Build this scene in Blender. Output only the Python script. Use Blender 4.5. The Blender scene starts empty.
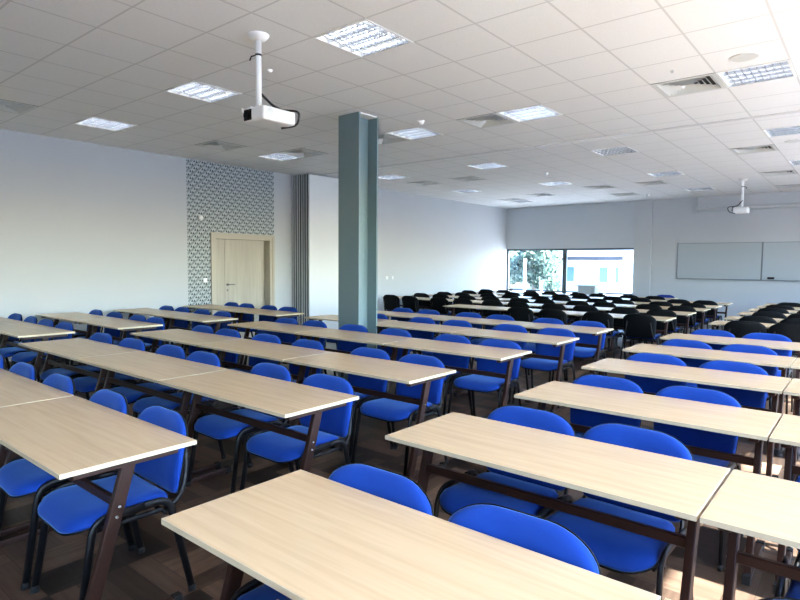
import bpy, bmesh, math, random
from mathutils import Vector, Matrix
random.seed(7)
S = bpy.context.scene
C = S.collection
PI = math.pi

# ------------------------------------------------------------------ camera
FPX = 575.67
RV = Vector((0.77217842, 0.63535876, 0.00772859))
UV = Vector((-0.04663818, 0.04454254, 0.99791825))
WV = Vector((-0.63369185, 0.77093139, -0.06402676))
CAMZ = 1.55
cam_d = bpy.data.cameras.new('camera')
cam = bpy.data.objects.new('camera', cam_d)
C.objects.link(cam)
cam_d.sensor_width = 36.0
cam_d.lens = FPX / 800 * 36
cam_d.clip_start = 0.05
cam_d.clip_end = 300
cam.matrix_world = Matrix(((RV.x, UV.x, -WV.x, 0), (RV.y, UV.y, -WV.y, 0), (RV.z, UV.z, -WV.z, CAMZ), (0, 0, 0, 1)))
S.camera = cam

# ------------------------------------------------------------------ world, sun, exposure
SUN_EL, SUN_AZ = math.radians(38.5), math.radians(3)      # azimuth from +X towards +Y
world = bpy.data.worlds.new('world')
S.world = world
world.use_nodes = True
wn = world.node_tree
wn.nodes.clear()
wo = wn.nodes.new('ShaderNodeOutputWorld')
wb = wn.nodes.new('ShaderNodeBackground')
sky = wn.nodes.new('ShaderNodeTexSky')
sky.sky_type = 'NISHITA'
sky.sun_disc = False
sky.sun_elevation = SUN_EL
sky.sun_rotation = PI / 2 - SUN_AZ
sky.air_density = 1.0
sky.dust_density = 1.2
wb.inputs['Strength'].default_value = 1.0
tint = wn.nodes.new('ShaderNodeMix'); tint.data_type = 'RGBA'; tint.blend_type = 'MULTIPLY'
tint.inputs[0].default_value = 1; tint.inputs[7].default_value = (.80, .95, 1.17, 1)
wn.links.new(sky.outputs[0], tint.inputs[6])
wn.links.new(tint.outputs[2], wb.inputs['Color'])
wn.links.new(wb.outputs[0], wo.inputs['Surface'])
sun_d = bpy.data.lights.new('sun', 'SUN')
sun_d.energy = 40.0
sun_d.angle = math.radians(0.6)
sun_d.color = (1, .985, .97)
sun = bpy.data.objects.new('sun', sun_d)
C.objects.link(sun)
sdir = Vector((math.cos(SUN_EL) * math.cos(SUN_AZ), math.cos(SUN_EL) * math.sin(SUN_AZ), math.sin(SUN_EL)))
sun.rotation_euler = sdir.to_track_quat('Z', 'Y').to_euler()
sun.location = (20, 5, 20)
XR = 2.4            # window wall on the right
def portal(name, loc, rot, sx, sy):
    d = bpy.data.lights.new(name, 'AREA')
    d.shape = 'RECTANGLE'; d.size = sx; d.size_y = sy
    d.cycles.is_portal = True
    o = bpy.data.objects.new(name, d)
    o.location = loc; o.rotation_euler = rot
    C.objects.link(o)
portal('window_portal_right', (XR + .12, 5.7, 1.79), (0, PI / 2, 0), 1.78, 21.4)
portal('window_portal_far', (-7.57, 17.75, 1.05), (-PI / 2, 0, 0), 4.1, 2.0)
S.view_settings.view_transform = 'Standard'
S.view_settings.look = 'None'
S.view_settings.exposure = 1.76
S.view_settings.gamma = 1.0
S.view_settings.use_curve_mapping = False
S.cycles.max_bounces = 10
S.cycles.diffuse_bounces = 6
S.cycles.glossy_bounces = 4
S.cycles.transparent_max_bounces = 12
S.cycles.caustics_reflective = False
S.cycles.caustics_refractive = False
S.cycles.sample_clamp_indirect = 6.0
S.cycles.use_denoising = True

# ------------------------------------------------------------------ materials
def mat(name, col, rough=.6, metal=0., spec=.5, sheen=0., emis=None, estr=0.):
    m = bpy.data.materials.new(name)
    m.use_nodes = True
    b = m.node_tree.nodes['Principled BSDF']
    b.inputs['Base Color'].default_value = (*col, 1)
    b.inputs['Roughness'].default_value = rough
    b.inputs['Metallic'].default_value = metal
    b.inputs['Specular IOR Level'].default_value = spec
    if sheen:
        b.inputs['Sheen Weight'].default_value = sheen
        b.inputs['Sheen Roughness'].default_value = .4
    if emis:
        b.inputs['Emission Color'].default_value = (*emis, 1)
        b.inputs['Emission Strength'].default_value = estr
    return m
def nd(m, t, **kw):
    n = m.node_tree.nodes.new(t)
    for k, v in kw.items():
        setattr(n, k, v)
    return n
def lk(m, a, b): m.node_tree.links.new(a, b)
def bsdf(m): return m.node_tree.nodes['Principled BSDF']
def coords(m, scale=(1, 1, 1), rot=(0, 0, 0), loc=(0, 0, 0), src='Object'):
    tc = nd(m, 'ShaderNodeTexCoord'); mp = nd(m, 'ShaderNodeMapping')
    mp.inputs['Scale'].default_value = scale
    mp.inputs['Rotation'].default_value = rot
    mp.inputs['Location'].default_value = loc
    lk(m, tc.outputs[src], mp.inputs['Vector'])
    return mp.outputs['Vector']
def ramp(m, fac, stops):
    r = nd(m, 'ShaderNodeValToRGB')
    e = r.color_ramp.elements
    e[0].position, e[0].color = stops[0][0], (*stops[0][1], 1)
    e[1].position, e[1].color = stops[1][0], (*stops[1][1], 1)
    for p, c in stops[2:]:
        x = e.new(p); x.color = (*c, 1)
    lk(m, fac, r.inputs['Fac'])
    return r.outputs['Color']
def math_(m, op, a, b=None, c=None):
    n = nd(m, 'ShaderNodeMath', operation=op)
    for i, v in enumerate((a, b, c)):
        if v is None: continue
        if isinstance(v, (int, float)): n.inputs[i].default_value = v
        else: lk(m, v, n.inputs[i])
    return n.outputs[0]
def bump(m, h, strength=.2, dist=.01):
    b = nd(m, 'ShaderNodeBump')
    b.inputs['Strength'].default_value = strength
    b.inputs['Distance'].default_value = dist
    lk(m, h, b.inputs['Height'])
    lk(m, b.outputs[0], bsdf(m).inputs['Normal'])

def wood_mat(name, c1, c2, rough, scale=(1.2, 22, 22)):
    m = mat(name, c1, rough)
    v = coords(m, scale)
    oi = nd(m, 'ShaderNodeObjectInfo')
    add = nd(m, 'ShaderNodeVectorMath', operation='ADD')
    lk(m, v, add.inputs[0])
    mul = nd(m, 'ShaderNodeVectorMath', operation='SCALE')
    cx = nd(m, 'ShaderNodeCombineXYZ')
    for i in range(3): lk(m, oi.outputs['Random'], cx.inputs[i])
    lk(m, cx.outputs[0], mul.inputs[0]); mul.inputs['Scale'].default_value = 37.0
    lk(m, mul.outputs[0], add.inputs[1])
    n = nd(m, 'ShaderNodeTexNoise'); n.inputs['Scale'].default_value = 1.6; n.inputs['Detail'].default_value = 6
    n.inputs['Distortion'].default_value = .6
    lk(m, add.outputs[0], n.inputs['Vector'])
    col = ramp(m, n.outputs['Fac'], [(.32, c2), (.62, c1)])
    lk(m, col, bsdf(m).inputs['Base Color'])
    bump(m, n.outputs['Fac'], .03, .002)
    return m
M = {}
M['beech'] = wood_mat('beech_laminate', (.67, .475, .285), (.60, .42, .245), .27)
M['edge'] = mat('beech_edging', (.58, .47, .315), .45)
M['brown'] = mat('brown_steel', (.030, .012, .008), .4, 0, .3)
M['black'] = mat('black_steel', (.005, .005, .006), .4, 0, .25)
M['chrome'] = mat('bright_steel', (.7, .7, .7), .25, 1)
def fabric(name, c):
    m = mat(name, c, .85, 0, .2, .45)
    bsdf(m).inputs['Sheen Tint'].default_value = (.25, .5, 1, 1)
    v = coords(m, (1, 1, 1))
    n = nd(m, 'ShaderNodeTexNoise'); n.inputs['Scale'].default_value = 260; n.inputs['Detail'].default_value = 2
    lk(m, v, n.inputs['Vector'])
    n2 = nd(m, 'ShaderNodeTexNoise'); n2.inputs['Scale'].default_value = 5
    lk(m, v, n2.inputs['Vector'])
    col = ramp(m, n2.outputs['Fac'], [(.3, tuple(x * .88 for x in c)), (.7, tuple(min(1, x * 1.1) for x in c))])
    lk(m, col, bsdf(m).inputs['Base Color'])
    bump(m, n.outputs['Fac'], .15, .002)
    return m
M['blue'] = fabric('blue_upholstery', (.006, .044, .29))
M['navy'] = fabric('navy_upholstery', (.012, .03, .20))
M['plastic'] = mat('black_plastic', (.004, .0045, .005), .6, 0, .15)
M['rubber'] = mat('black_rubber', (.005, .005, .005), .8)
M['wall'] = mat('white_wall_paint', (.49, .502, .515), .7)
v = coords(M['wall'], (1, 1, 1)); n = nd(M['wall'], 'ShaderNodeTexNoise'); n.inputs['Scale'].default_value = 120
lk(M['wall'], v, n.inputs['Vector']); bump(M['wall'], n.outputs['Fac'], .04, .002)
M['wall_near'] = mat('grey_blue_wall_paint', (.45, .47, .49), .7)
M['reveal'] = mat('window_wall_paint', (.50, .525, .55), .7)
M['white'] = mat('white_plastic', (.80, .80, .79), .4)
M['whitemetal'] = mat('white_enamel', (.78, .78, .76), .45)
M['louvre_unlit'] = mat('unlit_louvre_shade', (.45, .45, .44), .3, .6)  # darker copy of the louvre metal, an unlit lamp's dimness in its colour
M['lamp_inner'] = mat('lamp_mirror', (.22, .23, .26), .12, .9)
M['louvre'] = mat('mirror_louvre', (.72, .74, .78), .22, .85)
M['tube'] = mat('lamp_tube', (1, 1, 1), .5, emis=(.88, .93, 1), estr=2.9)
M['tube_off'] = mat('unlit_lamp_tube', (.25, .25, .25), .3)
M['dark'] = mat('dark_void', (.05, .055, .05), .8)
M['track'] = mat('ceiling_track_enamel', (.66, .655, .64), .5)
M['grille'] = mat('vent_enamel', (.62, .63, .60), .5)
M['teal'] = mat('teal_column_paint', (.15, .212, .225), .45)
M['alu'] = mat('anodised_aluminium', (.50, .53, .53), .4, .1)
M['seal_gap'] = mat('seal_and_gap_shade', (.008, .012, .012), .5)
M['panel'] = mat('partition_laminate', (.68, .69, .69), .5)
M['board'] = mat('whiteboard_surface', (.42, .45, .475), .2)
M['boardframe'] = mat('board_frame', (.20, .22, .24), .4, .3)
M['board_dark'] = mat('dull_handle_steel', (.16, .16, .16), .5, .6)
M['skirt'] = mat('skirting_brown', (.10, .06, .04), .5)
M['winframe'] = mat('anthracite_frame', (.06, .08, .09), .45)
M['grey'] = mat('light_grey_laminate', (.42, .45, .45), .5)
M['grey2'] = mat('screen_case_enamel', (.55, .56, .56), .5)
M['leather'] = mat('black_cable', (.01, .01, .01), .5)

# door wood: vertical boards
m = mat('pale_door_veneer', (.50, .42, .31), .45); M['door'] = m
v = coords(m, (1, 12, .7)); n = nd(m, 'ShaderNodeTexNoise'); n.inputs['Scale'].default_value = 1.4; n.inputs['Detail'].default_value = 5
lk(m, v, n.inputs['Vector'])
lk(m, ramp(m, n.outputs['Fac'], [(.3, (.36, .32, .255)), (.7, (.44, .395, .32))]), bsdf(m).inputs['Base Color'])
M['doorframe'] = mat('door_frame_veneer', (.44, .395, .315), .45)

# floor: dark parquet in alternating blocks
m = mat('dark_parquet', (.06, .04, .03), .33, 0, .5); bsdf(m).inputs['Specular IOR Level'].default_value = .3; M['floor'] = m
B_ = .48
def planks(rot):
    vv = coords(m, (1, 1, 1), (0, 0, rot))
    br = nd(m, 'ShaderNodeTexBrick'); br.offset = .37; br.inputs['Scale'].default_value = 1.0
    br.inputs['Brick Width'].default_value = B_; br.inputs['Row Height'].default_value = B_ / 4; br.offset = 0
    br.inputs['Mortar Size'].default_value = .0015; br.inputs['Mortar'].default_value = (.010, .008, .006, 1)
    br.inputs['Color1'].default_value = (.020, .014, .011, 1); br.inputs['Color2'].default_value = (.19, .125, .088, 1)
    br.inputs['Bias'].default_value = -.15
    lk(m, vv, br.inputs['Vector'])
    n = nd(m, 'ShaderNodeTexNoise'); n.inputs['Scale'].default_value = 1.5; n.inputs['Detail'].default_value = 8
    st = coords(m, (3, 26, 3) if rot == 0 else (26, 3, 3))
    lk(m, st, n.inputs['Vector'])
    g = ramp(m, n.outputs['Fac'], [(.25, (.55, .5, .48)), (.75, (1.2, 1.15, 1.1))])
    mx = nd(m, 'ShaderNodeMix', data_type='RGBA', blend_type='MULTIPLY'); mx.inputs[0].default_value = 1
    lk(m, br.outputs['Color'], mx.inputs[6]); lk(m, g, mx.inputs[7])
    return mx.outputs[2], n.outputs['Fac'], br.outputs['Fac']
cA, nA, fA = planks(0); cB, nB, fB = planks(PI / 2)
ck = nd(m, 'ShaderNodeTexChecker'); ck.inputs['Scale'].default_value = 1 / B_
lk(m, coords(m, (1, 1, 0), (0, 0, 0), (0, 0, .2)), ck.inputs['Vector'])
mx = nd(m, 'ShaderNodeMix', data_type='RGBA'); lk(m, ck.outputs['Fac'], mx.inputs[0]); lk(m, cA, mx.inputs[6]); lk(m, cB, mx.inputs[7])
lk(m, mx.outputs[2], bsdf(m).inputs['Base Color'])
lk(m, math_(m, 'MULTIPLY_ADD', nA, .2, .25), bsdf(m).inputs['Roughness'])
bump(m, fA, -.1, .002)

# ceiling tiles: 0.6 m grid
GX, GY = -3.672, 3.297
HC = 3.403
m = mat('mineral_ceiling_tile', (.72, .715, .69), .85); M['ceil'] = m
tc = nd(m, 'ShaderNodeTexCoord'); sp = nd(m, 'ShaderNodeSeparateXYZ'); lk(m, tc.outputs['Object'], sp.inputs[0])
def edge_line(out, off, w):
    t = math_(m, 'DIVIDE', math_(m, 'SUBTRACT', out, off), .6)
    fr = math_(m, 'FRACT', math_(m, 'ADD', t, 100.5))
    d = math_(m, 'ABSOLUTE', math_(m, 'SUBTRACT', fr, .5))
    return math_(m, 'LESS_THAN', d, w / .6)
lx = edge_line(sp.outputs[0], GX, .009); ly = edge_line(sp.outputs[1], GY, .009)
ln = math_(m, 'MAXIMUM', lx, ly)
n = nd(m, 'ShaderNodeTexNoise'); n.inputs['Scale'].default_value = 60; lk(m, tc.outputs['Object'], n.inputs['Vector'])
cc = ramp(m, n.outputs['Fac'], [(.3, (.78, .775, .755)), (.7, (.82, .815, .80))])
mx = nd(m, 'ShaderNodeMix', data_type='RGBA'); lk(m, ln, mx.inputs[0]); lk(m, cc, mx.inputs[6]); mx.inputs[7].default_value = (.61, .605, .59, 1)
lk(m, mx.outputs[2], bsdf(m).inputs['Base Color'])
bump(m, ln, -.5, .006)

# wallpaper: staggered rows of small dark marks on pale grey
m = mat('patterned_wallpaper', (.6, .62, .62), .7); M['wallpaper'] = m
tc = nd(m, 'ShaderNodeTexCoord'); sp = nd(m, 'ShaderNodeSeparateXYZ'); lk(m, tc.outputs['Object'], sp.inputs[0])
CW, CH = .165, .062
rz = math_(m, 'DIVIDE', sp.outputs[2], CH)
row = math_(m, 'FLOOR', rz)
fz = math_(m, 'FRACT', rz)
sh = math_(m, 'MULTIPLY', row, .5)
ry = math_(m, 'ADD', math_(m, 'DIVIDE', sp.outputs[1], CW), sh)
fy = math_(m, 'FRACT', ry)
def tri(cy, cz, wy, wz):
    # small triangle standing on its base, a dark "peak"
    dy = math_(m, 'ABSOLUTE', math_(m, 'SUBTRACT', fy, cy))
    dz = math_(m, 'SUBTRACT', fz, cz)
    lim = math_(m, 'MULTIPLY', math_(m, 'SUBTRACT', 1.0, math_(m, 'DIVIDE', dz, wz)), wy)
    a = math_(m, 'LESS_THAN', dy, lim)
    b = math_(m, 'GREATER_THAN', dz, 0.0)
    return math_(m, 'MULTIPLY', a, b)
t1 = tri(.22, .10, .13, .75); t2 = tri(.50, .05, .13, .70)
dk = math_(m, 'MAXIMUM', t1, t2)
sl = math_(m, 'ABSOLUTE', math_(m, 'SUBTRACT', math_(m, 'FRACT', math_(m, 'SUBTRACT', fy, math_(m, 'MULTIPLY', fz, .35))), .70))
gr = math_(m, 'LESS_THAN', sl, .15)
mx = nd(m, 'ShaderNodeMix', data_type='RGBA'); lk(m, gr, mx.inputs[0]); mx.inputs[6].default_value = (.42, .455, .46, 1); mx.inputs[7].default_value = (.22, .245, .25, 1)
mx2 = nd(m, 'ShaderNodeMix', data_type='RGBA'); lk(m, dk, mx2.inputs[0]); lk(m, mx.outputs[2], mx2.inputs[6]); mx2.inputs[7].default_value = (.03, .035, .045, 1)
lk(m, mx2.outputs[2], bsdf(m).inputs['Base Color'])

# glass: thin pane
m = bpy.data.materials.new('window_glass'); m.use_nodes = True; M['glass'] = m
m.node_tree.nodes.clear()
o_ = nd(m, 'ShaderNodeOutputMaterial'); tr = nd(m, 'ShaderNodeBsdfTransparent'); gl = nd(m, 'ShaderNodeBsdfGlossy'); ms = nd(m, 'ShaderNodeMixShader')
tr.inputs[0].default_value = (.93, .96, .96, 1); gl.inputs['Roughness'].default_value = .02
ms.inputs[0].default_value = .06
lk(m, tr.outputs[0], ms.inputs[1]); lk(m, gl.outputs[0], ms.inputs[2]); lk(m, ms.outputs[0], o_.inputs[0])
M['render'] = mat('white_render', (.52, .52, .51), .8)
M['bwin'] = mat('blue_window_glass', (.08, .15, .24), .15)
M['bgrey'] = mat('grey_eaves_metal', (.03, .032, .04), .5)
M['leaf'] = mat('tree_leaf', (.026, .060, .045), .6)
M['leaf2'] = mat('pale_tree_leaf', (.04, .075, .02), .6)
M['bark'] = mat('tree_bark', (.10, .08, .06), .9)
m = mat('outdoor_paving', (.34, .34, .32), .9); M['ground'] = m
v = coords(m, (.4, .4, .4)); n = nd(m, 'ShaderNodeTexNoise'); n.inputs['Scale'].default_value = 2; lk(m, v, n.inputs['Vector'])
lk(m, ramp(m, n.outputs['Fac'], [(.3, (.22, .23, .25)), (.7, (.28, .29, .31))]), bsdf(m).inputs['Base Color'])

# ------------------------------------------------------------------ mesh helpers
def obj(name, bm, material, parent=None, smooth=False, loc=None):
    me = bpy.data.meshes.new(name)
    bmesh.ops.recalc_face_normals(bm, faces=bm.faces)
    bm.to_mesh(me); bm.free()
    if smooth:
        for p in me.polygons: p.use_smooth = True
    me.materials.append(material)
    o = bpy.data.objects.new(name, me)
    C.objects.link(o)
    if parent is not None: o.parent = parent
    if loc is not None: o.location = loc
    return o
def box(bm, x0, x1, y0, y1, z0, z1):
    vs = [bm.verts.new(p) for p in ((x0, y0, z0), (x1, y0, z0), (x1, y1, z0), (x0, y1, z0), (x0, y0, z1), (x1, y0, z1), (x1, y1, z1), (x0, y1, z1))]
    for f in ((0, 1, 2, 3), (4, 7, 6, 5), (0, 4, 5, 1), (1, 5, 6, 2), (2, 6, 7, 3), (3, 7, 4, 0)):
        bm.faces.new([vs[i] for i in f])
    return vs
def boxm(*a):
    bm = bmesh.new(); box(bm, *a); return bm
def bevelled(bm, w=.004, seg=2):
    bmesh.ops.bevel(bm, geom=list(bm.edges), offset=w, segments=seg, profile=.5, affect='EDGES')
    return bm
def fillet(pts, rads, seg=6):
    out = [Vector(pts[0])]
    for i in range(1, len(pts) - 1):
        a, b, c = Vector(pts[i - 1]), Vector(pts[i]), Vector(pts[i + 1])
        r = rads[i - 1]
        u, w = (a - b).normalized(), (c - b).normalized()
        p0, p2 = b + u * r, b + w * r
        for k in range(seg + 1):
            t = k / seg
            out.append(p0 * (1 - t) ** 2 + b * 2 * t * (1 - t) + p2 * t * t)
    out.append(Vector(pts[-1]))
    return out
def tube(bm, pts, ra, rb, side, n=10):
    """ra along the in-plane normal, rb along 'side' (a constant vector across the path plane)"""
    side = Vector(side).normalized(); rings = []
    for i, p in enumerate(pts):
        t = (pts[min(i + 1, len(pts) - 1)] - pts[max(i - 1, 0)]).normalized()
        s = (side - t * side.dot(t)).normalized(); nn = t.cross(s)
        rings.append([bm.verts.new(p + nn * (ra * math.cos(2 * PI * k / n)) + s * (rb * math.sin(2 * PI * k / n))) for k in range(n)])
    for a, b in zip(rings, rings[1:]):
        for k in range(n): bm.faces.new((a[k], a[(k + 1) % n], b[(k + 1) % n], b[k]))
    bm.faces.new(rings[0][::-1]); bm.faces.new(rings[-1])
def lathe(bm, prof, n=24, cx=0, cy=0):
    rings = []
    for r, z in prof:
        rings.append([bm.verts.new((cx + r * math.cos(2 * PI * k / n), cy + r * math.sin(2 * PI * k / n), z)) for k in range(n)])
    for a, b in zip(rings, rings[1:]):
        for k in range(n): bm.faces.new((a[k], a[(k + 1) % n], b[(k + 1) % n], b[k]))
    bm.faces.new(rings[0][::-1]); bm.faces.new(rings[-1])
def pillow(bm, outline, layers, fn):
    rings = [[bm.verts.new(fn(x * s, y * s, h)) for x, y in outline] for s, h in layers[1:-1]]
    a = bm.verts.new(fn(0, 0, layers[0][1])); b = bm.verts.new(fn(0, 0, layers[-1][1]))
    n = len(outline)
    for k in range(n):
        bm.faces.new((a, rings[0][k], rings[0][(k + 1) % n]))
        bm.faces.new((b, rings[-1][(k + 1) % n], rings[-1][k]))
    for p, q in zip(rings, rings[1:]):
        for k in range(n): bm.faces.new((p[k], q[k], q[(k + 1) % n], p[(k + 1) % n]))
def corner_outline(hw_top, hw_bot, h0, h1, rt, rb, n=8):
    """rounded outline, rt/rb = (rx, ry) corner radii at top (h1) and bottom (h0)"""
    pts = []
    def arc(cx, cy, rx, ry, a0):
        for k in range(n + 1):
            a = a0 + PI / 2 * k / n
            pts.append((cx + rx * math.cos(a), cy + ry * math.sin(a)))
    arc(hw_top - rt[0], h1 - rt[1], rt[0], rt[1], 0)
    arc(-hw_top + rt[0], h1 - rt[1], rt[0], rt[1], PI / 2)
    arc(-hw_bot + rb[0], h0 + rb[1], rb[0], rb[1], PI)
    arc(hw_bot - rb[0], h0 + rb[1], rb[0], rb[1], 3 * PI / 2)
    return pts
def thing(name, label, cat, loc=(0, 0, 0), rotz=0, group=None):
    o = bpy.data.objects.new(name, None); C.objects.link(o)
    o.empty_display_size = .1
    o.location = loc; o.rotation_euler = (0, 0, rotz)
    o['label'] = label; o['category'] = cat
    if group: o['group'] = group
    return o
def tag(o, label, cat, group=None):
    o['label'] = label; o['category'] = cat
    if group: o['group'] = group
    return o
def struct(name, bm, material, parent=None):
    o = obj(name, bm, material, parent)
    if parent is None: o['kind'] = 'structure'
    return o
def struct_empty(name, loc=(0, 0, 0)):
    o = bpy.data.objects.new(name, None); C.objects.link(o); o.location = loc
    o['kind'] = 'structure'
    return o
KIDS = {}
def dup(root, loc, rotz, label, group=None):
    r = root.copy(); C.objects.link(r); r.location = loc; r.rotation_euler = (0, 0, rotz)
    r['label'] = label; r.scale = (1, 1, 1)
    if group: r['group'] = group
    if root.name not in KIDS:
        KIDS[root.name] = [(ch, list(ch.children)) for ch in root.children]
    for ch, gs in KIDS[root.name]:
        c = ch.copy(); C.objects.link(c); c.parent = r
        for g in gs:
            d = g.copy(); C.objects.link(d); d.parent = c
    return r
def in_view(x, y, z, mrg=6):
    """is the point inside the photo's frame (decides only whether an unseen repeat is left out)"""
    d = Vector((x, y, z - CAMZ)); w = d.dot(WV)
    if w < .1: return False
    px = 400 + FPX * d.dot(RV) / w; py = 300 - FPX * d.dot(UV) / w
    return -mrg < px < 800 + mrg and -mrg < py < 600 + mrg

# ------------------------------------------------------------------ room shell
XL, YN, YF, YW = -9.65, -5.5, 17.34, 17.36
XP0, XP1 = -5.43, -4.95
T = .25
ICE0, ICE1 = -10, 10
struct('floor', boxm(XL - T, XR + T, YN - T, YW + T, -.12, 0), M['floor'])
# left wall, in three runs: plain, papered strip with the door opening, plain
DY0, DY1, DZ = 6.17, 7.55, 2.05
struct('wall_left', boxm(XL - T, XL, YN - T, 5.65, 0, HC + .1), M['wall'])
bm = bmesh.new(); box(bm, XL - T, XL, 5.65, DY0, 0, HC + .1); box(bm, XL - T, XL, DY0, DY1, DZ, HC + .1); box(bm, XL - T, XL, DY1, 7.61, 0, HC + .1)
struct('wall_left_papered', bm, M['wallpaper'])
struct('wall_left_far', boxm(XL - T, XL, 7.61, YW + T, 0, HC + .1), M['wall'])
# far wall: window recess, pillar, board wall
bm = bmesh.new(); box(bm, XL, XP0, YW, YW + T, 2.05, HC + .1); box(bm, XL, XP0, YW, YW + T, 0, .06)
struct('wall_far_window', bm, M['reveal'])
struct('wall_far_pillar', boxm(XP0, XP1, YF - .05, YW + T, 0, HC + .1), M['wall'])
struct('wall_far', boxm(XP1, XR + T, YF, YF + T, 0, HC + .1), M['wall'])
struct('wall_near', boxm(XL - T, XR + T, YN - T, YN, 0, HC + .1), M['wall_near'])
# right wall with a long band of windows
SILL, HEAD = .9, 2.68
WY0, WY1 = -5.0, 15.4
bm = bmesh.new()
box(bm, XR, XR + T, YN, YF, 0, SILL); box(bm, XR, XR + T, YN, YF, HEAD, HC + .1)
box(bm, XR, XR + T, YN, WY0, SILL, HEAD); box(bm, XR, XR + T, WY1, YF, SILL, HEAD)
struct('wall_right', bm, M['wall'])
wr = struct_empty('window_2', (XR + .1, 0, 0))
bm = bmesh.new()
nW = 11
for k in range(nW + 1):
    y = WY0 + (WY1 - WY0) * k / nW
    box(bm, -.03, .03, max(WY0, y - .04), min(WY1, y + .04), SILL, HEAD)
box(bm, -.029, .029, WY0, WY1, SILL, SILL + .07); box(bm, -.029, .029, WY0, WY1, HEAD - .07, HEAD)
struct('window_frame', bm, M['winframe'], wr)
struct('window_glass', boxm(-.004, .004, WY0, WY1, SILL, HEAD), M['glass'], wr)
struct('window_sill', boxm(-.22, -.07, WY0 - .05, WY1 + .05, SILL - .03, SILL + .0), M['white'], wr)
# far window
wf = struct_empty('window_1', (0, YW + .12, 0))
bm = bmesh.new()
box(bm, XL, XP0, -.035, .035, 1.99, 2.05); box(bm, XL, XP0, -.035, .035, .06, .12)
box(bm, XL, XL + .05, -.03, .03, .12, 1.99); box(bm, XP0 - .05, XP0, -.03, .03, .12, 1.99)
box(bm, -7.66, -7.53, -.032, .032, .12, 1.99)
box(bm, XL + .05, XP0 - .05, -.02, .02, .66, .70)
struct('window_frame', bm, M['winframe'], wf)
struct('window_glass', boxm(XL + .02, XP0 - .02, -.004, .004, .08, 2.02), M['glass'], wf)
# ceiling with openings for lamps and vents
def tile_c(i, j): return GX + .6 * (i + .5), GY + .6 * (j + .5)
LIGHTS = {  # (i, j): (lit, label)
 (0, 0): (1, 'large louvred ceiling light, nearest one, right of the hanging projector'),
 (-4, 0): (1, 'lit louvred ceiling light just left of the near projector pole'),
 (-8, 0): (1, 'lit ceiling light nearest to the plain left wall'),
 (0, 5): (1, 'louvred ceiling light sharing a corner with a square vent, near ceiling centre'),
 (4, 5): (1, 'louvred ceiling light at upper right beside the round ceiling speaker'),
 (-3, 5): (1, 'brightly lit louvred ceiling light right behind the teal column top'),
 (-8, 5): (1, 'lit ceiling light above the door and patterned wallpaper'),
 (-8, 10): (1, 'lit ceiling light by the long left wall, first behind the column'),
 (-4, 10): (1, 'lit louvred ceiling light in mid ceiling between two rows of vents'),
 (0, 10): (0, 'unlit dark louvred ceiling light in the middle of the ceiling'),
 (4, 10): (1, 'louvred ceiling light at the right edge, second along'),
 (-8, 15): (1, 'small lit ceiling light far along the left wall'),
 (-4, 15): (1, 'faintly lit louvred ceiling light left of a smoke detector, far ceiling'),
 (0, 15): (1, 'louvred ceiling light far off, left of the distant projector'),
 (4, 15): (1, 'louvred ceiling light at the right edge, third along'),
 (-8, 20): (1, 'bright flat ceiling light nearest the far window corner'),
 (0, 20): (1, 'last lit ceiling light in front of the projection screen case'),
}
VENTS = {
 (-8, -2): 'square ceiling vent at the left edge above the plain wall',
 (-8, 3): 'square ceiling vent above the near edge of the patterned wallpaper',
 (-7, 5): 'square ceiling vent touching the light above the door',
 (-4, 5): 'square ceiling vent half hidden behind the teal column',
 (-1, 5): 'square ceiling vent just left of the light near ceiling centre',
 (3, 5): 'slatted square ceiling vent at upper right beside a louvred light',
 (-8, 12): 'square ceiling vent by the left wall past the column',
 (-6, 12): 'square ceiling vent between the two mid-ceiling lights',
 (3, 12): 'square ceiling vent at the right, in front of the far projector',
 (-6, 18): 'square ceiling vent above the far window, right of the mullion line',
 (-8, 19): 'square ceiling vent beside the light in the far left corner',
 (-3, 17): 'square ceiling vent above the far window, nearest its right end',
 (-3, 20): 'last square ceiling vent before the wall above the far window',
 (-1, 17): 'square ceiling vent left of the last two right-hand lights',
 (3, 17): 'square ceiling vent just beside the far projector mount',
 (3, 21): 'square ceiling vent closest to the whiteboard wall',
}
bm = bmesh.new()
xs = [XL] + [GX + .6 * i for i in range(-9, 11) if XL < GX + .6 * i < XR] + [XR]
ys = [YN] + [GY + .6 * j for j in range(-15, 25) if YN < GY + .6 * j < YW] + [YW]
vmap = {}
def cv(x, y):
    k = (round(x, 4), round(y, 4))
    if k not in vmap: vmap[k] = bm.verts.new((x, y, HC))
    return vmap[k]
for a, b in zip(xs, xs[1:]):
    for c, d in zip(ys, ys[1:]):
        ij = (math.floor(((a + b) / 2 - GX) / .6), math.floor(((c + d) / 2 - GY) / .6))
        if ij in LIGHTS or ij in VENTS: continue
        bm.faces.new((cv(a, c), cv(a, d), cv(b, d), cv(b, c)))
me = bpy.data.meshes.new('ceiling'); bm.to_mesh(me); bm.free(); me.materials.append(M['ceil'])
co = bpy.data.objects.new('ceiling', me); C.objects.link(co); co['kind'] = 'structure'
struct('ceiling_slab', boxm(XL - T, XR + T, YN - T, YW + T, HC + .35, HC + .5), M['wall'])
bm = bmesh.new()
for a in ((XL - T, XL, YN - T, YW + T), (XR, XR + T, YN - T, YW + T), (XL, XR, YN - T, YN), (XL, XR, YW, YW + T)):
    box(bm, *a, HC + .1, HC + .35)
struct('trim_1', bm, M['wall'])
# baseboards
bm = bmesh.new(); box(bm, XL, XL + .015, YN, DY0 - .08, 0, .08); box(bm, XL, XL + .015, DY1 + .08, YW, 0, .08)
struct('baseboard_left', bm, M['skirt'])
struct('baseboard_far', boxm(XP1, XR, YF - .015, YF, 0, .08), M['skirt'])

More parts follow.
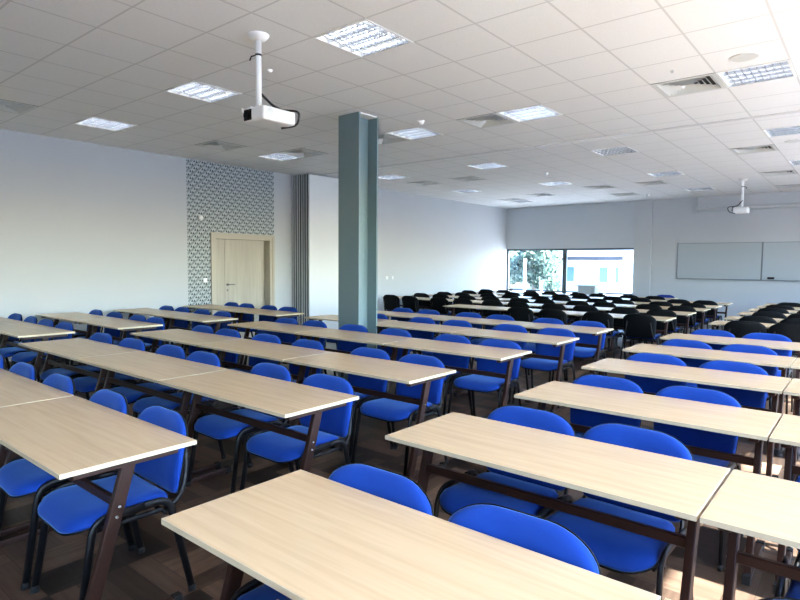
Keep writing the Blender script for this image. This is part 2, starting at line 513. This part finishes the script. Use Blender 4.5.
# door in the papered strip
dr = struct_empty('door_1', (XL, DY0, 0))
w = DY1 - DY0
bm = bmesh.new(); box(bm, -T, .015, 0, .06, 0, DZ); box(bm, -T, .015, w - .06, w, 0, DZ); box(bm, -T, .015, .06, w - .06, DZ - .06, DZ)
box(bm, .0, .03, -.05, .0, 0, DZ + .05); box(bm, .0, .03, w, w + .05, 0, DZ + .05); box(bm, .0, .03, 0, w, DZ, DZ + .05)
struct('door_frame', bm, M['doorframe'], dr)
lf = struct('door_leaf', boxm(-.21, -.165, .062, .36, .01, DZ - .062), M['door'], dr)
lf2 = struct('door_leaf', boxm(-.21, -.165, .364, w - .062, .01, DZ - .062), M['door'], dr)
bm = bmesh.new()
tube(bm, [Vector((-.165, .42, 1.10)), Vector((-.115, .42, 1.10))], .009, .009, (0, 0, 1), 8)
box(bm, -.125, -.107, .41, .56, 1.09, 1.112)
lathe(bm, [(.025, 0), (.025, .006)], 14); 
for v_ in list(bm.verts)[-28:]:
    x_, y_, z_ = v_.co; v_.co = Vector((-.165 + z_, .42 + x_, 1.10 + y_))
obj('door_handle', bm, M['board_dark'], lf2)
bm = bmesh.new(); lathe(bm, [(.018, 0), (.018, .006)], 12)
for v_ in bm.verts:
    x_, y_, z_ = v_.co; v_.co = Vector((-.165 + z_, .42 + x_, .99 + y_))
obj('door_lock', bm, M['board_dark'], lf2)

# ------------------------------------------------------------------ outdoors
struct('ground', boxm(-60, 60, YW + T + .01, 90, -.3, -.16), M['ground'])
struct('ground', boxm(XR + T + .01, 60, -60, YW + T + .01, -.3, -.16), M['ground'])
bl = thing('white_building', 'white rendered building with blue windows seen through the far window', 'building', (-11.2, 34, -.16))
obj('wall', boxm(-4.6, 2.6, 0, 7, 0, 4.6), M['render'], bl)
obj('annexe_wall', boxm(.55, 6.5, 5, 9, 0, 3.0), M['render'], bl)
obj('eaves', boxm(-4.75, .1, -.55, 0, 1.98, 2.17), M['bgrey'], bl)
for x0, x1 in ((-3.45, -2.95), (-1.4, -.9), (-.45, -.25)):
    wdw = obj('window', boxm(x0 - .04, x1 + .04, -.05, -.005, .62, 1.6), M['white'], bl)
    obj('pane', boxm(x0, x1, -.07, -.05, .66, 1.56), M['bwin'], wdw)
def leaf_tree(name, label, loc, h, rad, n, matl, seed):
    rd = random.Random(seed)
    t = thing(name, label, 'tree', loc)
    bm = bmesh.new()
    tube(bm, [Vector((0, 0, 0)), Vector((.05, 0, h * .35)), Vector((0, .05, h * .8))], .11, .11, (0, 1, 0), 8)
    for k in range(6):
        a = k * 1.05; z = h * (.3 + .08 * k)
        tube(bm, [Vector((0, 0, z)), Vector((rad * .6 * math.cos(a), rad * .6 * math.sin(a), z + h * .2))], .035, .035, (0, 0, 1) if k % 2 else (.3, .3, 1), 6)
    obj('trunk', bm, M['bark'], t)
    bm = bmesh.new()
    clumps = [(rd.uniform(-1, 1) * rad * .7, rd.uniform(-1, 1) * rad * .7, h * rd.uniform(.2, .92), rd.uniform(.3, .55) * rad) for _ in range(22)]
    for k in range(n):
        cx, cy, cz, cr = rd.choice(clumps)
        d = Vector((rd.gauss(0, 1), rd.gauss(0, 1), rd.gauss(0, 1))).normalized() * cr * rd.uniform(.6, 1)
        p = Vector((cx, cy, cz)) + d
        if p.z < .3: continue
        a = Vector((rd.gauss(0, 1), rd.gauss(0, 1), rd.gauss(0, 1))).normalized(); b = a.orthogonal().normalized()
        s = rd.uniform(.08, .17)
        bm.faces.new([bm.verts.new(q) for q in (p - a * s, p + b * s * .5, p + a * s, p - b * s * .5)])
    obj('foliage', bm, matl, t)
    return t
leaf_tree('tree', 'dark green leafy tree at the left end of the far window', (-16.3, 30, -.16), 3.2, 1.9, 14000, M['leaf'], 1)
leaf_tree('tree', 'dense dark tree beside the white building outside', (-12.75, 25.7, -.16), 2.75, 1.1, 10000, M['leaf'], 2)
leaf_tree('tree', 'pale yellow-green tree behind two darker trees outside', (-19.2, 35, -.16), 4.2, 1.9, 4500, M['leaf2'], 3)
bm = bmesh.new()
tube(bm, [Vector((0, 0, 0)), Vector((0, 0, 1.95))], .07, .07, (0, 1, 0), 8)
pl = obj('frame_post', bm, M['render']); pl.location = (-11.83, 23, -.16)
tag(pl, 'tall white post standing outside in front of the trees', 'post')
bm = bmesh.new(); tube(bm, [Vector((0, 0, 0)), Vector((0, 0, .98))], .07, .07, (0, 1, 0), 8)
pl = obj('bollard', bm, M['render']); pl.location = (-11.05, 23, -.16)
tag(pl, 'short white bollard outside, right of the tall white post', 'post')

# ------------------------------------------------------------------ steel column
col = thing('steel_column', 'tall teal painted H-section column between floor and ceiling', 'column', (-5.13, 5.22, 0))
obj('flange', boxm(-.19, .17, 0, .022, 0, HC - .004), M['teal'], col)
obj('web', boxm(.0, .02, .022, .325, 0, HC - .004), M['teal'], col)
obj('flange', boxm(-.19, .175, .325, .347, 0, HC - .004), M['teal'], col)
obj('ceiling_collar', boxm(.022, .17, .023, .323, HC - .02, HC - .004), M['whitemetal'], col)

# ------------------------------------------------------------------ folding partition stack and its track
fp = thing('folding_partition', 'folded stack of pale partition panels against the left wall beside the door', 'partition', (XL + .02, 8.06, 0))
for k in range(4):
    x0 = .02 + k * .142
    pn = obj('panel', bevelled(boxm(x0, x0 + .1, .03, 1.22, .02, HC - .03), .003, 1), M['panel'], fp)
    bm = bmesh.new(); box(bm, x0, x0 + .025, 0, .03, .02, HC - .03); box(bm, x0 + .075, x0 + .1, 0, .03, .02, HC - .03)
    obj('edge_profile', bm, M['alu'], pn)
    obj('edge_seal', boxm(x0 + .025, x0 + .075, .022, .03, .02, HC - .03), M['seal_gap'], pn)
    if k < 3: obj('gap_shade', boxm(x0 + .1, x0 + .142, .006, .03, .02, HC - .03), M['seal_gap'], pn)  # near-black strip stands in for the shade between folded panels
bm = bmesh.new(); box(bm, 0, XR - XL - .7, -.04, .04, HC - .010, HC + .001)
tr_ = obj('ceiling_track', bm, M['track']); tr_.location = (XL + .65, 8.45, 0)
tag(tr_, 'long pale ceiling track for the folding partition crossing the room', 'track')

# ------------------------------------------------------------------ ceiling lights
def make_light(lit):
    t = thing('ceiling_light', '', 'ceiling light')
    bm = bmesh.new()
    box(bm, -.298, .298, -.298, -.278, -.006, .085); box(bm, -.298, .298, .278, .298, -.006, .085)
    box(bm, -.298, -.278, -.278, .278, -.006, .085); box(bm, .278, .298, -.278, .278, -.006, .085)
    box(bm, -.298, .298, -.298, .298, .085, .095)
    obj('housing', bm, M['whitemetal'], t)
    obj('reflector', boxm(-.278, .278, -.278, .278, .078, .084), M['lamp_inner'], t)
    for k in range(4):
        y = -.2085 + k * .139
        bm = bmesh.new(); tube(bm, [Vector((-.27, y, .052)), Vector((.27, y, .052))], .010, .010, (0, 0, 1), 8)
        obj('tube', bm, M['tube' if lit else 'tube_off'], t, True)
    bm = bmesh.new()
    for k in range(5):
        y = -.278 + k * .139
        lo, hi = (0 if k == 0 else .013), (0 if k == 4 else .013)
        v0 = [(y - lo * .8, .036), (y + hi * .8, .036), (y + min(hi, .005), -.002), (y - min(lo, .005), -.002)]
        a = [bm.verts.new((-.278, p, q)) for p, q in v0]; b = [bm.verts.new((.278, p, q)) for p, q in v0]
        for q in range(4): bm.faces.new((a[q], a[(q + 1) % 4], b[(q + 1) % 4], b[q]))
    for k in range(1, 9):
        x = -.278 + k * .0618
        box(bm, x - .004, x + .004, -.278, .278, .003, .026)
    obj('louvre', bm, M['louvre'] if lit else M['louvre_unlit'], t)
    return t
protoL = {}
for (i, j), (lit, lab) in LIGHTS.items():
    x, y = tile_c(i, j)
    if lit not in protoL:
        o = make_light(lit); protoL[lit] = o; o.location = (x, y, HC); o['label'] = lab; o['group'] = 'louvred ceiling lights'
    else:
        dup(protoL[lit], (x, y, HC), 0, lab, 'louvred ceiling lights')
# vents
def make_vent():
    t = thing('ceiling_vent', '', 'vent')
    bm = bmesh.new()
    def ringq(o, i, zo, zi):
        a = [bm.verts.new((sx * o, sy * o, zo)) for sx, sy in ((-1, -1), (1, -1), (1, 1), (-1, 1))]
        b = [bm.verts.new((sx * i, sy * i, zi)) for sx, sy in ((-1, -1), (1, -1), (1, 1), (-1, 1))]
        c = [bm.verts.new(v.co + Vector((0, 0, .003))) for v in a]; d = [bm.verts.new(v.co + Vector((0, 0, .003))) for v in b]
        for k in range(4):
            n_ = (k + 1) % 4
            bm.faces.new((a[k], a[n_], b[n_], b[k])); bm.faces.new((c[k], d[k], d[n_], c[n_]))
            bm.faces.new((a[k], c[k], c[n_], a[n_])); bm.faces.new((b[k], b[n_], d[n_], d[k]))
    ringq(.298, .255, -.006, -.006)
    obj('frame', bm, M['grille'], t)
    for k in range(5):
        bm2 = bm = bmesh.new()
        o = .25 - k * .046
        ringq(o, o - .034, -.006, .028)
        obj('slat', bm2, M['grille'], t)
    obj('backing', boxm(-.297, .297, -.297, .297, .06, .07), M['dark'], t)
    bm = bmesh.new()
    for a in ((-.297, .297, -.297, -.290), (-.297, .297, .290, .297), (-.297, -.290, -.29, .29), (.290, .297, -.29, .29)): box(bm, *a, 0, .06)
    obj('duct_box', bm, M['dark'], t)
    return t
pv = None
for (i, j), lab in VENTS.items():
    x, y = tile_c(i, j)
    if pv is None:
        pv = make_vent(); pv.location = (x, y, HC); pv['label'] = lab; pv['group'] = 'square ceiling vents'
    else: dup(pv, (x, y, HC), 0, lab, 'square ceiling vents')
# smoke detectors, speakers
def make_smoke():
    t = thing('smoke_detector', '', 'smoke detector')
    bm = bmesh.new(); lathe(bm, [(.05, -.014), (.052, 0)], 20); obj('base', bm, M['white'], t, False)
    bm = bmesh.new(); lathe(bm, [(.012, -.052), (.03, -.046), (.036, -.03), (.042, -.014)], 20); obj('sensor', bm, M['white'], t, True)
    return t
ps = None
for (x, y), lab in {(-4.6, 3.59): 'small white smoke detector just right of the near projector pole',
                    (-4.66, 6.07): 'small white smoke detector right of the column top',
                    (-5.25, 11.04): 'small white smoke detector in mid ceiling, above far window left half',
                    (-4.71, 16.0): 'small white smoke detector in front of the far pillar'}.items():
    if ps is None: ps = make_smoke(); ps.location = (x, y, HC); ps['label'] = lab; ps['group'] = 'smoke detectors'
    else: dup(ps, (x, y, HC), 0, lab, 'smoke detectors')
ps.scale = (.55, .55, .55)
for (x, y), lab in {(-.98, 5.99): 'round flat ceiling speaker above a louvred light at upper right',
                    (-1.02, 10.4): 'round flat ceiling speaker at the right edge, further back'}.items():
    t = thing('ceiling_speaker', lab, 'speaker', (x, y, HC), 0, 'ceiling speakers')
    bm = bmesh.new(); lathe(bm, [(.118, -.006), (.12, 0)], 32); obj('rim', bm, M['white'], t)
    bm = bmesh.new(); lathe(bm, [(.105, -.009), (.112, -.006)], 32); obj('mesh_cover', bm, M['grille'], t)
bm = bmesh.new(); lathe(bm, [(.005, -.022), (.012, -.02), (.014, 0)], 14)
o = obj('sprinkler', bm, M['alu']); o.location = (-1.58, 5.99, HC)
tag(o, 'tiny metal sprinkler head in a tile left of the round speaker', 'sprinkler')

# ------------------------------------------------------------------ projectors
def projector(x, y, zt, rot, ax, lab):
    t = thing('projector', lab, 'projector', (x, y, HC), rot)
    bm = bmesh.new(); lathe(bm, [(.03, -.05), (.06, -.04), (.085, -.012), (.088, 0)], 28); obj('ceiling_plate', bm, M['white'], t, True)
    bm = bmesh.new(); lathe(bm, [(.024, zt + .02 - HC), (.024, -.03)], 20); obj('pole', bm, M['white'], t, True)
    z = zt - HC
    bm = bmesh.new(); box(bm, -.06, .06, -.06, .06, z + .0, z + .012)
    for sx, sy in ((-1, -1), (1, -1), (1, 1), (-1, 1)): box(bm, sx * .11 - .008, sx * .11 + .008, sy * .08 - .008, sy * .08 + .008, z - .02, z + .012)
    box(bm, -.115, .115, -.012, .012, z, z + .01); box(bm, -.012, .012, -.09, .09, z, z + .01)
    obj('bracket', bm, M['white'], t)
    b = obj('body', bevelled(boxm(-.13 + ax, .13 + ax, -.13, .20, z - .125, z - .015), .02, 3), M['white'], t)
    bm = bmesh.new(); lathe(bm, [(.036, 0), (.04, .03), (.03, .03), (.026, .012)], 24)
    for v_ in bm.verts: v_.co = Vector((v_.co.x - .07 + ax, -.115 - v_.co.z, v_.co.y + z - .07))
    obj('lens', bm, M['plastic'], b)
    obj('lens_recess', boxm(-.118 + ax, -.022 + ax, -.134, -.126, z - .112, z - .028), M['plastic'], b)
    bm = bmesh.new(); lathe(bm, [(.036, 0), (.036, .004)], 24)
    for v_ in bm.verts: v_.co = Vector((.129 + ax + v_.co.z, v_.co.x - .065, v_.co.y + z - .07))
    obj('speaker_grille', bm, M['grille'], b)
    bm = bmesh.new()
    tube(bm, fillet([(0.02, .02, z + .12), (.06, .14, z + .02), (.24, .235, z - .0), (.20, .245, z - .11), (.1, .15, z - .135)], [.06, .05, .05], 6), .009, .009, (1, .2, 0), 8)
    tube(bm, fillet([(-.01, .025, z + .15), (.03, .13, z + .05), (.15, .24, z - .01), (.14, .225, z - .09)], [.06, .05], 6), .008, .008, (1, .2, 0), 8)
    obj('cable', bm, M['leather'], t)
    bm = bmesh.new(); lathe(bm, [(.028, -.17), (.028, -.155)], 16)
    tube(bm, [Vector((-.02, -.01, -.16)), Vector((-.055, -.03, -.168)), Vector((-.07, -.035, -.2))], .006, .006, (0, 1, 0), 6)
    obj('cable_tie', bm, M['leather'], t)
    return t
projector(-3.98, 2.99, 2.80, 0, .10, 'white projector hanging on a pole from the near ceiling at upper left')
projector(-2.26, 14.3, 2.80, PI, 0, 'small distant white projector on a pole in front of the whiteboards')

# ------------------------------------------------------------------ board wall
def whiteboard(x0, x1, lab):
    t = thing('whiteboard', lab, 'whiteboard', ((x0 + x1) / 2, YF, 1.18), 0, 'whiteboards')
    h = (x1 - x0) / 2; H = .98
    obj('writing_surface', boxm(-h + .012, h - .012, -.02, -.0, .012, H - .012), M['board'], t)
    bm = bmesh.new(); box(bm, -h, h, -.026, 0, H - .014, H); box(bm, -h, h, -.026, 0, 0, .014); box(bm, -h, -h + .014, -.026, 0, .014, H - .014); box(bm, h - .014, h, -.026, 0, .014, H - .014)
    obj('frame', bm, M['boardframe'], t)
    obj('pen_tray', boxm(-h, h, -.07, -.026, -.006, .008), M['boardframe'], t)
whiteboard(-4.25, -2.235, 'left whiteboard on the far wall, full length in view')
whiteboard(-2.23, -.22, 'right whiteboard on the far wall, cut by the frame edge')
o = obj('board_eraser', bevelled(boxm(-.075, .075, -.07, -.028, 0, .05), .006), M['plastic']); o.location = (-2.02, YF, 1.215)
tag(o, 'black eraser stuck on the lower left of the right whiteboard', 'eraser')
t = thing('projection_screen', 'rolled-up projection screen case on the wall above the whiteboards', 'screen', (-3.8, YF - .09, 3.05))
bm = bmesh.new(); tube(bm, [Vector((0, 0, 0)), Vector((3.4, 0, 0))], .038, .038, (0, 1, 0), 16); obj('case', bm, M['grey2'], t, False)
obj('end_cap', boxm(-.03, 0, -.06, .06, -.075, .06), M['alu'], t)
obj('end_cap', boxm(3.4, 3.43, -.06, .06, -.075, .06), M['alu'], t)
bm = bmesh.new(); box(bm, .02, .04, -.01, .01, .05, HC - 3.05); box(bm, 3.36, 3.38, -.01, .01, .05, HC - 3.05); obj('hanger', bm, M['alu'], t)
obj('bottom_bar', boxm(.03, 3.37, -.012, .012, -.07, -.052), M['grey'], t)

# small wall fittings
def plate(name, y, z, lab, cat, s=.04, group=None):
    t = thing(name, lab, cat, (XL, y, z), 0, group)
    obj('cover', bevelled(boxm(0, .01, -s, s, -s, s), .003, 1), M['white'], t)
    obj('rocker', boxm(.01, .014, -s * .6, s * .6, -s * .6, s * .6), M['white'], t)
plate('light_switch', 6.0, 1.2, 'white light switch on the patterned wallpaper left of the door', 'switch')
plate('wall_socket', 11.2, 1.17, 'white wall socket on the long plain wall, left one of two', 'socket')
plate('wall_socket', 11.42, 1.17, 'white wall socket on the long plain wall, right one of two', 'socket')
t = thing('wall_sensor', 'round white sensor high on the patterned wallpaper', 'sensor', (XL, 5.92, 2.35))
bm = bmesh.new(); lathe(bm, [(.055, 0), (.05, .02), (.02, .03)], 20)
for v_ in bm.verts: v_.co = Vector((v_.co.z, v_.co.x, v_.co.y))
obj('body', bm, M['white'], t, True)

# lectern by the far window
t = thing('lectern', 'light grey lectern standing in front of the far window', 'lectern', (-6.3, 16.1, 0), PI * .02)
obj('cabinet', bevelled(boxm(-.21, .15, -.2, .2, .02, .93), .004, 1), M['grey'], t)
obj('side_shelf', boxm(.15, .26, -.18, .18, .55, .91), M['grey'], t)
bm = bmesh.new(); vs = box(bm, -.28, .28, -.25, .24, .93, .955)
for v_ in bm.verts:
    if v_.co.y > 0: v_.co.z += .02
obj('top', bm, M['grey'], t)
obj('plinth', boxm(-.19, .14, -.18, .18, 0, .02), M['plastic'], t)

# ------------------------------------------------------------------ tables
W, D = 1.318, .565
def make_table():
    t = thing('table', '', 'table')
    obj('tabletop', bevelled(boxm(.0015, W - .0015, .0015, D - .0015, .731, .75), .0012, 1), M['beech'], t)
    bm = bmesh.new()
    for a in ((0, W, 0, .002), (0, W, D - .002, D), (0, .002, .002, D - .002), (W - .002, W, .002, D - .002)): box(bm, *a, .7315, .7495)
    obj('edge_band', bm, M['edge'], bpy_last_child(t, 'tabletop'))
    for x in (.06, W - .06):
        bm = bmesh.new()
        P0, P1 = Vector((x, .285, .70)), Vector((x, .085, .03))
        q0 = [bm.verts.new(P0 + Vector((a * .015, b * .029, .01))) for a, b in ((-1, -1), (1, -1), (1, 1), (-1, 1))]
        q1 = [bm.verts.new(P1 + Vector((a * .015, b * .029, 0))) for a, b in ((-1, -1), (1, -1), (1, 1), (-1, 1))]
        for k in range(4): bm.faces.new((q0[k], q0[(k + 1) % 4], q1[(k + 1) % 4], q1[k]))
        bm.faces.new(q0); bm.faces.new(q1[::-1])
        lg = obj('leg', bevelled(bm, .004, 2), M['brown'], t)
        bm = bmesh.new()
        for dz in (-.03, .03):
            c = P0.lerp(P1, .27 + dz); s = 1 if x > W / 2 else -1
            tube(bm, [c, c + Vector((s * .019, 0, 0))], .007, .007, (0, 1, 0), 8)
        obj('bolt', bm, M['chrome'], lg)
        ft = obj('foot', bevelled(boxm(x - .017, x + .017, .03, .50, .006, .04), .006, 2), M['brown'], t)
        bm = bmesh.new(); box(bm, x - .018, x + .018, .022, .06, 0, .044); box(bm, x - .018, x + .018, .47, .508, 0, .044)
        obj('foot_cap', bm, M['rubber'], ft)
        obj('top_bracket', bevelled(boxm(x - .02, x + .02, .06, .50, .698, .731), .004, 1), M['brown'], t)
    obj('rail', bevelled(boxm(.07, W - .07, .225, .250, .53, .57), .004, 1), M['brown'], t)
    return t
def bpy_last_child(t, name):
    return [o for o in C.objects if o.parent == t and o.name.startswith(name)][-1]
ORD = ['first', 'second', 'third', 'fourth', 'fifth', 'sixth', 'seventh', 'eighth', 'ninth', 'tenth']
tab0 = None
def place_table(x, y, lab, group):
    """x, y = front left corner"""
    global tab0
    if tab0 is None:
        tab0 = make_table(); tab0.location = (x, y, 0); tab0['label'] = lab; tab0['group'] = group
    else: dup(tab0, (x, y, 0), 0, lab, group)

# ------------------------------------------------------------------ chairs
def make_chair(detail=True, pad='blue'):
    t = thing('chair', '', 'chair')
    # seat
    so = corner_outline(.21, .235, -.235, .215, (.05, .05), (.12, .10), 8)
    def sf(x, y, h):
        yy = y - .065
        drop = .016 * max(0, (-yy - .17) / .1) ** 2 if yy < -.17 else 0
        return Vector((x, yy, .447 + h - drop + .10 * x * x))
    bm = bmesh.new()
    pillow(bm, so, [(0, .040), (.35, .040), (.65, .039), (.86, .034), (.96, .022), (1.0, .006), (.995, -.006), (.9, -.008), (0, -.008)], sf)
    st = obj('seat', bm, M[pad], t, True)
    bm = bmesh.new()
    pillow(bm, so, [(0, -.009), (.9, -.009), (1.005, -.006), (1.0, -.014), (.9, -.02), (.5, -.024), (0, -.026)], sf)
    obj('seat_pan', bm, M['plastic'], st, True)
    # backrest
    bo = corner_outline(.242, .225, -.182, .175, (.165, .10), (.05, .045), 9)
    def bf(x, z, h):
        return Vector((x, .222 + .16 * z - .42 * x * x + h, .641 + z))
    bm = bmesh.new()
    pillow(bm, bo, [(0, -.036), (.35, -.036), (.65, -.035), (.86, -.031), (.96, -.022), (1.0, -.008), (.995, .0), (.8, .001), (0, .001)], bf)
    bk = obj('backrest', bm, M[pad], t, True)
    bm = bmesh.new()
    pillow(bm, bo, [(0, .002), (.8, .002), (.98, .001), (1.008, -.003), (1.008, .004), (.97, .011), (.8, .014), (0, .015)], bf)
    obj('back_shell', bm, M['plastic'], bk, True)
    for s in (-1, 1):
        x = s * .25
        full = fillet([(s * .264, -.285, .012), (x, -.21, .472), (x, .115, .472), (s * .264, .215, .012)], [.07, .06], 7)
        mid = Vector((x, 0, .472))
        fr = [p for p in full if p.y < -.05] + [mid]; re_ = [mid] + [p for p in full if p.y > .0]
        for pts, end in ((fr, fr[0]), (re_, re_[-1])):
            bm = bmesh.new(); tube(bm, pts, .0175, .0105, (1, 0, 0), 10)
            lg = obj('leg', bm, M['black'], t, True)
            if detail:
                bm = bmesh.new(); tube(bm, [Vector((end.x, end.y, .0)), Vector((end.x - s * .001, end.y * .995, .03))], .0195, .0125, (1, 0, 0), 10)
                obj('foot_cap', bm, M['rubber'], lg, True)
        bm = bmesh.new()
        tube(bm, fillet([(s * .222, -.20, .418), (s * .222, .185, .418), (s * .19, .236, .56), (s * .17, .240, .70)], [.09, .05], 7), .012, .008, (1, 0, 0), 10)
        obj('back_post', bm, M['black'], t, True)
    for y, z in ((-.15, .415), (.10, .412)):
        bm = bmesh.new(); tube(bm, [Vector((-.25, y, z)), Vector((.25, y, z))], .010, .010, (0, 0, 1), 8)
        obj('crossbar', bm, M['black'], t, True)
    return t
chairs = {}
def place_chair(kind, x, y, rz, lab, group):
    rz += math.radians(random.uniform(-2.5, 2.5))
    if kind not in chairs:
        c = make_chair(kind == 'near', 'navy' if kind == 'navy' else 'blue'); chairs[kind] = c
        c.location = (x, y, 0); c.rotation_euler = (0, 0, rz); c['label'] = lab; c['group'] = group
    else:
        dup(chairs[kind], (x, y, 0), rz, lab, group)

# near seating (chairs face the camera, each behind its table)
NB = {  # block: (word, rows of (end x, front y), chair x by row, direction, number of tables)
 'middle': dict(rows=[(-2.30, .82), (-2.34, 1.92), (-2.38, 3.02), (-2.39, 4.28), (-2.44, 5.56), (-2.48, 6.70)], dirn=-1, n=3, side='right',
    word='middle block', chairs=[
    [-2.69, -3.28, -3.98, -4.62, -5.26, -5.9], [-2.70, -3.32, -4.15, -4.7, -5.37, -6.0], [-2.76, -3.31, -4.11, -4.73, -5.4, -5.9],
    [-2.76, -3.32, -4.08, -4.72, -5.41, -5.95], [-2.78, -3.37, -4.14, -4.72, -5.55, -6.02], [-2.83, -3.39, -4.13, -4.66, -5.42, -5.95]],
    heads=[1.45, 2.60, 3.63, 4.87, 6.14, 7.27]),
 'right': dict(rows=[(-1.68, .88), (-1.72, 1.99), (-1.67, 3.14), (-1.74, 4.37), (-1.81, 5.53), (-1.80, 6.73)], dirn=1, n=2, side='left',
    word='right block', chairs=[[-1.31, -.76, .02, .6], [-1.31, -.80, .05, .6], [-1.32, -.79, -.02, .6], [-1.35, -.8, 0, .55], [-1.40, -.87, 0, .55], [-1.40, -.87, 0, .5]],
    heads=[1.49, 2.68, 3.77, 4.95, 6.15, 7.25]),
 'wall': dict(rows=[(-6.92, 2.10), (-6.92, 3.14), (-6.93, 4.27), (-6.93, 5.50)], dirn=-1, n=2, side='right',
    word='left-wall block', chairs=[[-7.38, -7.92, -8.46, -9.05], [-7.22, -7.68, -8.36, -8.98], [-7.4, -7.95, -8.52, -9.0], [-7.39, -7.9, -8.53, -8.98]],
    heads=[2.74, 3.78, 4.90, 6.12]),
}
rowword = {6: ['nearest', 'second nearest', 'third nearest', 'fourth nearest', 'fifth nearest', 'sixth nearest'],
           4: ['nearest', 'second nearest', 'third nearest', 'farthest']}
for key, B in NB.items():
    nr = len(B['rows'])
    for r, (ex, fy) in enumerate(B['rows']):
        rw = rowword[nr][r]
        for k in range(B['n']):
            x0 = ex + (-(k + 1) * (W + .014) if B['dirn'] < 0 else k * (W + .010))
            ty = fy
            if key == 'middle' and r == 4: ty = fy - .05 + [0, .04, .1][k]
            if key == 'middle' and r == 4 and k == 1: x0 += .0
            if not any(in_view(x0 + a * W, ty + b * D, .75, 0) for a in (0, .25, .5, .75, 1) for b in (0, 1)): continue
            place_table(x0, ty, f'beech-topped table, {ORD[k]} from {B["side"]} in the {rw} row of the {B["word"]}', f'tables of the {B["word"]}')
        if key == 'right' and r == 0:
            place_table(-1.06, .275, 'table barely showing as a pale corner at the bottom edge, touching the nearest right-block table', 'nearest table')
        for k, cx in enumerate(B['chairs'][r]):
            hy = max(B['heads'][r] + random.uniform(-.015, .015), fy + (.04 if key == 'middle' and r == 4 else 0) + D + .072)
            if not any(in_view(cx + a, hy, z, 0) for a in (-.25, 0, .25) for z in (.83, .5, .2)): continue
            place_chair('near', cx, hy - .25, 0, f'blue chair, {ORD[k]} from {B["side"]} in the {rw} row of the {B["word"]}', f'blue chairs of the {B["word"]}')
# far seating (chairs turned away from the camera)
FH = [8.86, 10.15, 11.28, 12.28, 13.42, 14.42]
fw_ = ['nearest', 'second nearest', 'third nearest', 'fourth nearest', 'fifth nearest', 'back']
for r, hy in enumerate(FH):
    for k in range(5):
        if (r == 5 and k == 0) or (r == 0 and k > 2): continue
        x0 = -2.30 - (k + 1) * (W + .014)
        if in_view(x0 + W / 2, hy + .4, .75, 0):
            place_table(x0, hy + .08, f'narrow-looking table, {ORD[k]} from right in the {fw_[r]} row of the far block', 'tables of the far block')
        if r == 0 and k == 2: continue
        for q, off in enumerate((.40, .97)):
            cx = x0 + W - off + random.uniform(-.04, .04)
            place_chair('far', cx, hy + .25 + random.uniform(-.03, .03), PI, f'black-backed chair, {ORD[2 * k + q]} from right in the {fw_[r]} row of the far block', 'black-backed chairs of the far block')
GH = [8.80, 9.80, 10.92, 11.94, 12.95, 13.95]
for r, hy in enumerate(GH):
    for k in range(2):
        x0 = -1.74 + k * (W + .014)
        if any(in_view(x0 + a * W, hy + .1, .75, 0) for a in (0, .5)):
            place_table(x0, hy + .08, f'pale table, {ORD[k]} from left in the {fw_[r]} row of the far right block', 'tables of the far right block')
        for q, off in enumerate((.42, .97)):
            cx = x0 + off + random.uniform(-.03, .03)
            if in_view(cx - .2, hy, .8, 0):
                place_chair('far', cx, hy + .25, PI, f'black-backed chair, {ORD[2 * k + q]} from left in the {fw_[r]} row of the far right block', 'black-backed chairs of the far right block')
place_chair('navy', -3.98, 14.95, 0, 'lone dark blue chair facing the room in front of the whiteboard wall', 'lone chair')
